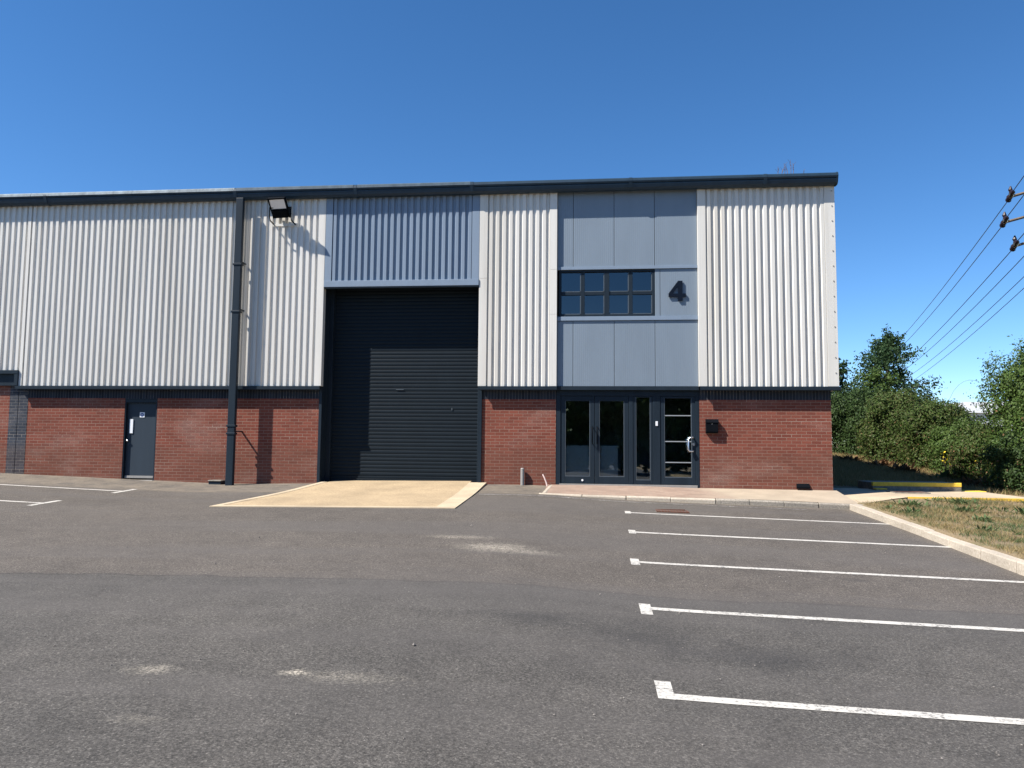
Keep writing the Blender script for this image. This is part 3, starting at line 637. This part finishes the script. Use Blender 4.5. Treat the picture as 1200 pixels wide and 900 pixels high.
mb.tube([(-8.06, 18.17, 7.53), (-7.49, 18.17, 7.53)], .02, 8); mb.obj('bracket', M['black'], fl); MB().box(-8.09, -7.46, 18.484, 18.499, 7.15, 7.21).obj('mounting_plate', M['white'], fl)
# pipes at the wall foot
t = thing('pipe_stub', 'grey plastic pipe stub standing against the bricks right of the shutter', 'pipe', (-1.68, 18.57, h(-1.68, 18.57)))
MB().tube([(-1.68, 18.57, .55), (-1.68, 18.57, 1.09)], .045, 14).obj('pipe', M['pipe'], t, smooth=False)
MB().tube([(-1.68, 18.57, 1.091), (-1.68, 18.57, 1.12)], [.05, .035], 14).obj('cap', M['pipe'], t)
t = tag(MB().tube([(-1.07, 18.45, .66), (-1.10, 18.48, .78), (-1.15, 18.50, .90), (-1.19, 18.52, .975)], .018, 8).obj('thin_tube', M['pink']), 'thin pale tube leaning from the kerb end beside the entrance', 'tube')
# grey block at the foot of the downpipe
zb = h(-9.3, 18.45)
t = thing('gully_box', 'low grey gully box on the tarmac left of the downpipe foot', 'drain', (-9.3, 18.5, zb))
MB().box(-9.46, -9.14, 18.36, 18.64, zb-.05, zb+.07).obj('body', M['dark'], t, bevel=.01); MB().box(-9.47, -9.13, 18.34, 18.64, zb+.071, zb+.10).obj('lid', M['conc'], t, bevel=.008)
# gully grate and manhole cover
gr = thing('drain_grate', 'rusty iron drain grate let into the tarmac by the first bay line', 'drain', (1.5, 15.35, h(1.5, 15.35)))
def on(x, y, l): return h(x, y)+l
mb = MB()
for k in range(9):
    x = 1.27+k*.058; z = on(x, 15.35, .006); mb.box(x, x+.03, 15.16, 15.54, z-.03, z+.004)
mb.obj('bars', M['rust'], gr)
mb = MB(); z = on(1.5, 15.35, .0)
mb.box(1.22, 1.25, 15.12, 15.58, z-.03, z+.017); mb.box(1.80, 1.83, 15.12, 15.58, z-.03, z+.007); mb.box(1.25, 1.80, 15.12, 15.15, z-.03, z+.010); mb.box(1.25, 1.80, 15.55, 15.58, z-.03, z+.022); mb.obj('frame', M['rust'], gr)
mh = thing('manhole_cover', 'flat iron manhole cover in the tan slab before the concrete plinth', 'manhole cover', (7.45, 19.4, .64))
MB().box(7.1, 7.8, 19.15, 19.65, .60, .648).obj('lid', M['rust'], mh); mb = MB(); mb.box(7.05, 7.097, 19.1, 19.7, .60, .646); mb.box(7.803, 7.85, 19.1, 19.7, .60, .646); mb.box(7.1, 7.8, 19.1, 19.147, .60, .646); mb.box(7.1, 7.8, 19.653, 19.7, .6, .646); mb.obj('frame', M['conc'], mh)
# concrete plinth with yellow edge, and the lower block beside it
pl = thing('concrete_plinth', 'long low concrete plinth with a yellow painted top edge', 'plinth', (8.0, 20.8, .64))
MB().box(6.93, 9.03, 20.2, 21.3, .45, .83).obj('body', M['conc'], pl, bevel=.012)
MB().box(6.928, 9.032, 20.19, 20.30, .738, .838).obj('painted_edge', M['yellow'], pl, bevel=.012)
lo = thing('concrete_block', 'small low concrete block with yellow edge at the right end of the plinth', 'block', (9.3, 20.6, .6))
MB().box(9.08, 9.62, 20.25, 20.9, .4, .585).obj('body', M['conc'], lo, bevel=.01); MB().box(9.07, 9.63, 20.24, 20.91, .587, .64).obj('painted_edge', M['yellow'], lo, bevel=.01)
lo2 = thing('concrete_block', 'small low concrete block with yellow edge at the left foot of the plinth', 'block', (7.05, 20.1, .6))
MB().box(6.93, 7.2, 20.0, 20.18, .5, .66).obj('body', M['conc'], lo2, bevel=.01); MB().box(6.925, 7.205, 19.995, 20.182, .662, .69).obj('painted_edge', M['yellow'], lo2, bevel=.008)

# ------------------------------------------------------------------ plants
def leaves(P, size, out=None, bias=.5, asp=.55, jit=.35):
    n = len(P); d = RNG.normal(size=(n, 3))
    if out is not None: d = d*(1-bias)+out*bias*1.6
    d /= np.linalg.norm(d, axis=1, keepdims=True)+1e-9
    t = np.cross(d, RNG.normal(size=(n, 3))); t /= np.linalg.norm(t, axis=1, keepdims=True)+1e-9; b = np.cross(d, t)
    s = size*(1+RNG.uniform(-jit, jit, (n, 1)))
    return np.stack([P-t*s*.5, P+b*s*asp*.5-d*s*.06, P+t*s*.5, P-b*s*asp*.5-d*s*.06], 1).reshape(-1, 3)
def sph(n):
    d = RNG.normal(size=(n, 3)); return d/np.linalg.norm(d, axis=1, keepdims=True)
def shrub(name, label, cat, x, y, rx, ry, top, mat, n, lsize=.10, base=None, group=None, sprig=26, nclump=34, brown=0.0, flat=.9):
    zb = h(min(x, 39), y)+.1 if base is None else base; hh = top-zb
    t = thing(name, label, cat, (x, y, zb), group)
    C = np.array([x, y, zb+hh*.45]); Rr = np.array([rx, ry, hh*.55])
    cd = sph(nclump); cd[:, 2] = np.where(cd[:, 2] < -.55, -cd[:, 2], cd[:, 2])
    cc = cd*RNG.uniform(.62, .86, (nclump, 1)); cr = RNG.uniform(.20, .38, nclump)
    per = n//nclump; P = []; O = []
    for k in range(nclump):
        d = sph(per); r = cr[k]*RNG.uniform(.35, 1.0, (per, 1))**.5
        p = cc[k]+d*r; P.append(p); O.append(d*.7+cc[k]*.5)
    d = sph(n//3); P.append(d*RNG.uniform(.45, .85, (len(d), 1))); O.append(d)
    for k in range(sprig):                                   # shoots that break the outline
        d0 = sph(1)[0]; d0[2] = abs(d0[2])*.8+.15; q = np.linspace(.8, 1.0+RNG.uniform(.03, .15), 26)[:, None]
        p = d0*q+RNG.normal(size=(26, 3))*.022; P.append(p); O.append(np.tile(d0, (26, 1)))
    ms = n//4; a = RNG.uniform(0, 2*math.pi, ms); q = RNG.uniform(.5, .95, ms)
    P.append(np.stack([np.cos(a)*q, np.sin(a)*q, RNG.uniform(-.82, -.2, ms)], 1)); O.append(np.stack([np.cos(a), np.sin(a), a*0+.2], 1))
    P = np.concatenate(P)*Rr+C; O = np.concatenate(O); keep = P[:, 2] > zb-.02; P = P[keep]; O = O[keep]
    P += RNG.normal(size=P.shape)*.03
    raw('foliage', leaves(P, lsize, O, .58), len(P), mat, t)
    if brown:
        m_ = int(len(P)*brown); idx = RNG.choice(len(P), m_, p=None); q = P[idx]; q = q[(q[:, 2] < zb+hh*.6)]
        if len(q): raw('dead_leaves', leaves(q+RNG.normal(size=q.shape)*.04, lsize*.9), len(q), M['brown'], t)
    st = MB()
    for k in range(9):
        a = RNG.uniform(0, 2*math.pi); e = RNG.uniform(.2, .7)
        p1 = (x+math.cos(a)*rx*e*.5, y+math.sin(a)*ry*e*.5, zb+hh*.4); p2 = (x+math.cos(a)*rx*e, y+math.sin(a)*ry*e, zb+hh*RNG.uniform(.6, .85))
        st.tube([(x+math.cos(a)*.15, y+math.sin(a)*.15, zb-.15), p1, p2], .05, 5, .012)
    st.obj('stems', M['twig'], t)
    return t
G = 'bushes of the overgrown hedge'
shrub('bush', 'dark green hedge bush close behind the brick corner', 'bush', 12.3, 39.5, 2.3, 2.2, 5.0, M['leafA'], 19000, .11, group=G)
shrub('bush', 'dark hedge bush in front of the conical tree', 'bush', 13.2, 37.4, 2.0, 1.8, 4.6, M['leafA'], 15000, .11, group=G)
shrub('bush', 'rounded olive green hedge bush behind the plinth, browning at the foot', 'bush', 12.75, 33.6, 1.9, 1.8, 4.2, M['leafB'], 22000, .09, group=G, brown=.03, sprig=34)
shrub('bush', 'olive bramble bush in the middle of the hedge with brown dead sprays', 'bush', 12.65, 30.2, 1.35, 1.5, 3.62, M['leafB'], 19000, .085, group=G, brown=.06, sprig=24)
shrub('bush', 'low fresh green hedge bush under the distant white roof', 'bush', 12.5, 27.4, 1.25, 1.3, 2.75, M['leafC'], 17000, .08, group=G, brown=.03, sprig=10)
shrub('bush', 'small brown tinged bush beside the tall right hand bush', 'bush', 11.75, 24.6, 1.0, 1.2, 2.5, M['leafB'], 16000, .07, group=G, brown=.12, sprig=14)
shrub('bush', 'tall bright green bush at the right edge of the photo', 'bush', 12.2, 21.9, 1.95, 1.8, 4.75, M['leafC'], 42000, .075, group=G, sprig=46, nclump=70, brown=.02)
shrub('bush', 'dark lower bush at the foot of the tall right hand bush', 'bush', 11.25, 21.4, .95, 1.0, 2.2, M['leafA'], 15000, .07, group=G, brown=.04)
shrub('bush', 'wide dark bush running out of frame behind the tall right hand bush', 'bush', 15.4, 23.2, 2.3, 2.2, 4.9, M['leafA'], 16000, .10, group=G)
shrub('bush', 'dark bush closing the far end of the grass bank beside the building', 'bush', 9.3, 46.5, 2.6, 1.8, 5.0, M['leafA'], 14000, .13, group=G)
shrub('bush', 'dark bush far back between the hedge and the tree', 'bush', 15.9, 41.0, 2.4, 1.8, 4.2, M['leafA'], 14000, .12, group=G)

def tree(name, label, x, y, top, r, mat, n, lsize, base=None, cone=True, group=None, low=.15, cat='tree'):
    zb = h(min(x, 39), y) if base is None else base; hh = top-zb; t = thing(name, label, cat, (x, y, zb), group)
    tr = MB(); tr.tube([(x, y, zb-.2), (x+.08, y, zb+hh*.35), (x-.05, y+.05, zb+hh*.7), (x+.02, y, zb+hh*.97)], [.2, .14, .07, .02], 8); P = []
    nb = 46
    for k in range(nb):
        f_ = low+(1-low)*(k+.5)/nb; a = k*2.39996+RNG.uniform(-.4, .4); rr = r*((1.08-f_)**.75 if cone else math.sqrt(max(.05, 1-(2*f_-1.05)**2)))*RNG.uniform(.42, 1.22)
        z0 = zb+hh*f_*.93; p0 = np.array([x, y, z0]); p1 = p0+np.array([math.cos(a)*rr, math.sin(a)*rr, rr*RNG.uniform(.15, .55)])
        if p1[2] > top: p1[2] = top
        tr.tube([p0, p0*.5+p1*.5+np.array([0, 0, .05]), p1], .045*(1.1-f_)+.008, 5, .008)
        m_ = n//nb; s = RNG.uniform(.25, 1.08, (m_, 1)); q = p0+(p1-p0)*s; q = q+RNG.normal(size=q.shape)*np.array([.24, .24, .17])*(rr/r*.6+.5)*r/2.2; P.append(q)
    P.append(np.array([x, y, top-.35])+RNG.normal(size=(n//60, 3))*np.array([.12, .12, .3]))
    P = np.concatenate(P); raw('crown', leaves(P, lsize, None), len(P), mat, t); tr.obj('trunk', M['bark'], t)
    return t
tree('tree', 'conical dark green tree rising above the hedge', 17.55, 48.0, 8.75, 3.35, M['leafT'], 11000, .17)
tree('tree', 'small tree half hidden behind the white cladding corner', 14.25, 47.0, 6.9, 1.15, M['leafT'], 5000, .16, cone=False)
tree('tree', 'broad leafy sapling left of the conical tree, above the bushes', 15.9, 45.5, 6.2, 1.8, M['leafC'], 6000, .15, cone=False)
# arching bramble shoot over the hedge
mb = MB(); pts = [(13.2+1.9*k/10, 30.3, 3.5+.78*math.sin(math.pi*(k/10)**.8)) for k in range(11)]; mb.tube(pts, .006, 5, .003)
t = tag(mb.obj('bramble_shoot', M['twig']), 'bare arching bramble shoot standing above the hedge', 'shoot')
# the tree row across the car park, seen mirrored in the entrance glass
T0 = tree('tree', 'dark broad tree across the car park, mirrored in the entrance glass', -9.0, -26.0, 9.0, 3.6, M['leafC'], 16000, .42, base=-.3, cone=False, group='trees across the car park', low=.03)
for k in range(1, 11): copy_tree(T0, (-9.0+k*3.9, -26+random.uniform(-2, 2), -.3), random.uniform(0, 6), random.uniform(.85, 1.15))

for k in range(11): copy_tree(T0, (-10.5+k*3.9, -31.5+random.uniform(-1, 1), -.3), random.uniform(0, 6), random.uniform(1.0, 1.2))

# grass: blades
def blades(name, X, Y, Z, hgt, wid, mat, lean=.6):
    n = len(X); a = RNG.uniform(0, 2*math.pi, n); L = hgt*RNG.uniform(.5, 1.3, n); l = RNG.uniform(.1, lean, n)*L; b = RNG.uniform(0, 2*math.pi, n)
    p = np.stack([X, Y, Z], 1); s = np.stack([np.cos(a), np.sin(a), np.zeros(n)], 1)*(wid/2)*RNG.uniform(.7, 1.4, (n, 1))
    tip = p+np.stack([np.cos(b)*l, np.sin(b)*l, L], 1)
    V = np.stack([p-s, p+s, tip], 1).reshape(-1, 3); o = raw(name, V, n, mat, None, 3); return o
def gzv(X, Y): return gz(np.asarray(X, float), np.asarray(Y, float))
def clumpy(n, x0, x1, y0, y1, sc=1.1, thr=.0):
    X = RNG.uniform(x0, x1, n); Y = RNG.uniform(y0, y1, n)
    v = np.sin(X*2.1*sc+1.3)*np.sin(Y*1.7*sc+.4)+.6*np.sin(X*5.3*sc+Y*3.1)+.5*np.sin(Y*7.7*sc-X*2.7)
    k = v+RNG.uniform(-.9, .9, n) > thr; return X[k], Y[k]
X, Y = clumpy(110000, 5.66, 13, 6.5, 17.9, thr=-.3); k = ~((Y > 17.3) & (X < 7.2)); X = X[k]; Y = Y[k]
tag(blades('grass', X, Y, gzv(X, Y)-.012, .08, .009, M['straw'], 1.6), 'short dry straw coloured grass on the verge', 'grass', kind='stuff')
X, Y = clumpy(70000, 5.7, 13, 6.5, 17.9, 1.5, .62); k = ~((Y > 17.3) & (X < 7.2)); X = X[k]; Y = Y[k]
tag(blades('grass', X, Y, gzv(X, Y)-.012, .085, .012, M['weed'], 1.2), 'green grass tufts among the dry verge', 'grass', kind='stuff')
X = RNG.uniform(5.8, 14, 90000); Y = RNG.uniform(20.6, 44, 90000); k = ~((X < 9.7) & (Y < 21.6)); X = X[k]; Y = Y[k]
tag(blades('grass', X, Y, gzv(X, Y)-.02, .16, .016, M['straw'], .9), 'long dry grass on the bank behind the plinth', 'grass', kind='stuff')
def weed(label, x, y, s, n=64, flower=0, name='weed', cat='weed', mat='weed', grp='green weeds on the dry verge'):
    z = float(gzv([x], [y])[0]); t = thing(name, label, cat, (x, y, z), grp); P = []
    V = []
    for k in range(n):
        a = RNG.uniform(0, 6.283); L = s*RNG.uniform(.5, 1.1); e = RNG.uniform(.15, 1.1); d = np.array([math.cos(a)*math.cos(e), math.sin(a)*math.cos(e), math.sin(e)]); b = np.array([-math.sin(a), math.cos(a), 0])*L*.10
        p = np.array([x, y, z-.01])+RNG.normal(size=3)*np.array([s*.4, s*.4, 0]); V += [p, p+d*L*.55+b, p+d*L-np.array([0, 0, L*.15]), p+d*L*.55-b]
    raw('leaves', np.array(V), n, M[mat], t)
    if flower:
        q = np.array([x, y, z+s*1.1])+RNG.normal(size=(flower, 3))*np.array([s*.22, s*.22, s*.16]); raw('flowers', leaves(q, s*.12), flower, M['flower'], t); t['label'] = label
        st = MB()
        for k in range(7): a = RNG.normal(size=2)*s*.3; st.tube([(x, y, z), (x+a[0]*.5, y+a[1]*.5, z+s*.6), (x+a[0], y+a[1], z+s*1.15)], .008, 4)
        st.obj('stalk', M['twig'], t)
    return t
WL = [(6.1, 15.8, .20, 'leafy weed by the kerb corner of the verge'), (6.55, 16.9, .26, 'tall weed at the slab edge nearest the brick corner'), (7.6, 17.2, .24, 'spreading weed against the yellow slab edge'), (7.0, 15.0, .2, 'flat weed rosette in the upper verge beside bare soil'),
      (8.4, 16.2, .24, 'bushy weed in the middle of the upper verge'), (9.3, 17.3, .3, 'tall weed below the right end of the yellow slab edge'), (8.2, 14.4, .22, 'weed tuft in the lower middle of the verge'), (6.4, 13.6, .16, 'small weed close behind the kerb stones'),
      (7.1, 13.0, .2, 'weed tuft furthest right above the lowest kerb stones'), (6.6, 11.9, .14, 'small weed near the right edge above the kerb'), (7.3, 16.2, .22, 'weed tuft in the upper verge behind the kerb bend'), (9.0, 15.3, .24, 'broad weed patch at the right side of the verge'), (5.95, 16.4, .14, 'little weed growing at the kerb bend')]
for x, y, s, l in WL: weed(l, x, y, s)
for dx, dy in ((.25, .1), (-.2, .15), (.1, -.25)):
    for x, y, s, l in WL[2:9:2]: weed('ground hugging weed among the dry grass of the verge', x+dx*1.6, y+dy*2, s*.8, 22)
weed('yellow flowering weed at the foot of the hedge', 11.0, 25.5, .62, 60, 26, 'flowering_weed', 'flowers', 'weed', None)
weed('smaller yellow flowering weed left of the tall right hand bush', 11.15, 24.0, .5, 50, 12, 'flowering_weed', 'flowers', 'weed', None)
for x, y, s, l in ((10.9, 31.0, .5, 'brown dead weed clump below the olive hedge bush'), (10.75, 28.2, .55, 'brown dead weed clump in the middle of the bank'), (10.6, 33.5, .5, 'brown dead weed clump at the top of the bank'), (10.7, 22.9, .5, 'brown dead weed clump by the tall right hand bush')):
    weed(l, x, y, s, 120, 0, 'dead_weed', 'weed', 'brown', 'dead weeds on the bank')
# dry weeds growing from the gutter
mb = MB()
for x, hh in ((4.36, .18), (4.45, .16), (4.52, .30), (4.58, .22), (4.66, .38), (4.72, .3), (4.95, .08)):
    x2 = x+random.uniform(-.05, .05); mb.tube([(x, 18.42, 8.05), (x+.01, 18.42, 8.1+hh*.5), (x2, 18.42, 8.1+hh)], .006, 4, .003)
    for k in range(3): z = 8.1+hh*(.4+.2*k); mb.tube([(x+(x2-x)*.5, 18.42, z), (x+random.uniform(-.07, .07), 18.40, z+.08)], .004, 4, .002)
tag(mb.obj('dry_weed', M['brown']), 'dry weed stalks growing from the gutter near the right roof corner', 'weed')
# small stones lying on the tarmac
n = 640; X = RNG.uniform(-7, 6, n)*1.0; Y = RNG.uniform(2.9, 13, n); k = X < 5.3; X = X[k]; Y = Y[k]; v = []; f = []
for x, y in zip(X, Y):
    r = RNG.uniform(.003, .0095)*(1.9 if RNG.uniform() < .07 else 1); z = h(x, y); i = len(v)
    q = sph(6)*r*np.array([1.2, 1.0, .7]); o8 = np.array([[1, 0, 0], [-1, 0, 0], [0, 1, 0], [0, -1, 0], [0, 0, .8], [0, 0, -.8]])*r*RNG.uniform(.7, 1.3, (6, 1))
    v += [(x+p[0], y+p[1], z+r*.4+p[2]) for p in o8]; f += [(i, i+2, i+4), (i+2, i+1, i+4), (i+1, i+3, i+4), (i+3, i, i+4), (i+2, i, i+5), (i+1, i+2, i+5), (i+3, i+1, i+5), (i, i+3, i+5)]
tag(link('gravel', v, f, M['stone']), 'loose grit and small stones scattered on the tarmac', 'gravel', kind='stuff')

# ------------------------------------------------------------------ power pole and lines
pp = thing('power_pole', 'timber power pole with three crossarms at the right edge', 'power pole', (15.75, 28, h(15.75, 28)))
MB().tube([(15.75, 28, .2), (15.7, 28, 6), (15.65, 28, 11.6)], .16, 12, .11).obj('pole', M['wood'], pp, smooth=True)
# crossarms run up to the right; the lowest carries three wires, the upper two one wire each on their left ends
def up(u, v, Y):      # (bearing, height) to metres at depth Y, taken from the survey of the photograph
    d = [_fw[i]+_rt[i]*(u-600)/905-_up[i]*(v-450)/905 for i in range(3)]; return Vector((d[0]/d[1]*Y, Y, 1.6+d[2]/d[1]*Y))
ARM = [((1183, 231), (1270, 206)), ((1176, 261), (1270, 235)), ((1188, 289), (1284, 258))]
INS = [(1184, 230, 0), (1177, 260, 1), (1189, 288, 2), (1218, 280, 2), (1256, 268, 2), (1281, 260, 2)]
FAR = [(1030, 422), (1032, 428), (1037, 442), (1043, 445), (1054, 448), (1056, 455)]
WLB = ['steepest leftmost power line, from the highest crossarm', 'power line second from the left, from the middle crossarm', 'third power line from the left, from the tip of the lowest crossarm', 'fourth power line from the left, from inside the lowest crossarm', 'fifth power line from the left, second lowest in the sky', 'lowest and rightmost power line in the sky']
for (a0, a1) in ARM:
    p0 = up(*a0, 28); p1 = up(*a1, 28); q = p0.lerp(p1, .3)
    MB().tube([p0, p1], .05, 6).obj('crossarm', M['wood'], pp)
    MB().tube([q+Vector((0, .06, -.03)), (15.66, 28.05, q.z-.45)], .018, 6).obj('brace', M['pipe'], pp)
for (u, v, k), fw_, lab in zip(INS, FAR, WLB):
    I_ = up(u, v, 27.95); F_ = up(*fw_, 75); dr = (F_-I_).normalized()
    c1 = I_+dr*.28+Vector((0, 0, -.05)); c0 = I_-dr*.28+Vector((0, 0, .06))
    MB().tube([I_+dr*.05, I_+dr*.12, I_+dr*.2, c1, c1+dr*.12], [.03, .10, .075, .10, .03], 9).obj('insulator', M['insul'], pp)
    MB().tube([I_-dr*.05, I_-dr*.10, I_-dr*.18, c0, c0-dr*.08], [.03, .09, .07, .09, .03], 9).obj('insulator', M['insul'], pp)
    MB().tube([I_+Vector((0, 0, .04)), I_+Vector((0, 0, .16)), I_+Vector((.01, 0, .22)), I_+Vector((.02, 0, .36))], [.06, .035, .075, .02], 9).obj('insulator', M['insul'], pp)
    A_ = c1+dr*.12; Nn = c0+(c0-F_)*.5+Vector((0, 0, 1.6)); pts = []
    for j in range(15): t_ = j/14; p = F_.lerp(A_, t_); p.z -= 4*t_*(1-t_)*.42; pts.append(p)
    pts.append(I_+Vector((0, 0, -.14)))
    for j in range(9): t_ = j/8; p = c0.lerp(Nn, t_); p.z -= .25*4*t_*(1-t_); pts.append(p)
    tag(MB().tube(pts, .015, 5).obj('power_line', M['cable']), lab, 'wire', 'power lines at the right')

# ------------------------------------------------------------------ far white warehouse
fb = thing('distant_warehouse', 'distant white roofed warehouse glimpsed above the hedge', 'building', (75, 150, 2))
MB().box(57, 100, 140, 165, 1.5, 8.3).obj('wall', M['farwall'], fb)
MB().prism([(56, 8.32), (63, 10.15), (96, 10.3), (101, 8.32)], 'y', 139.5, 165.5).obj('roof', M['farroof'], fb)
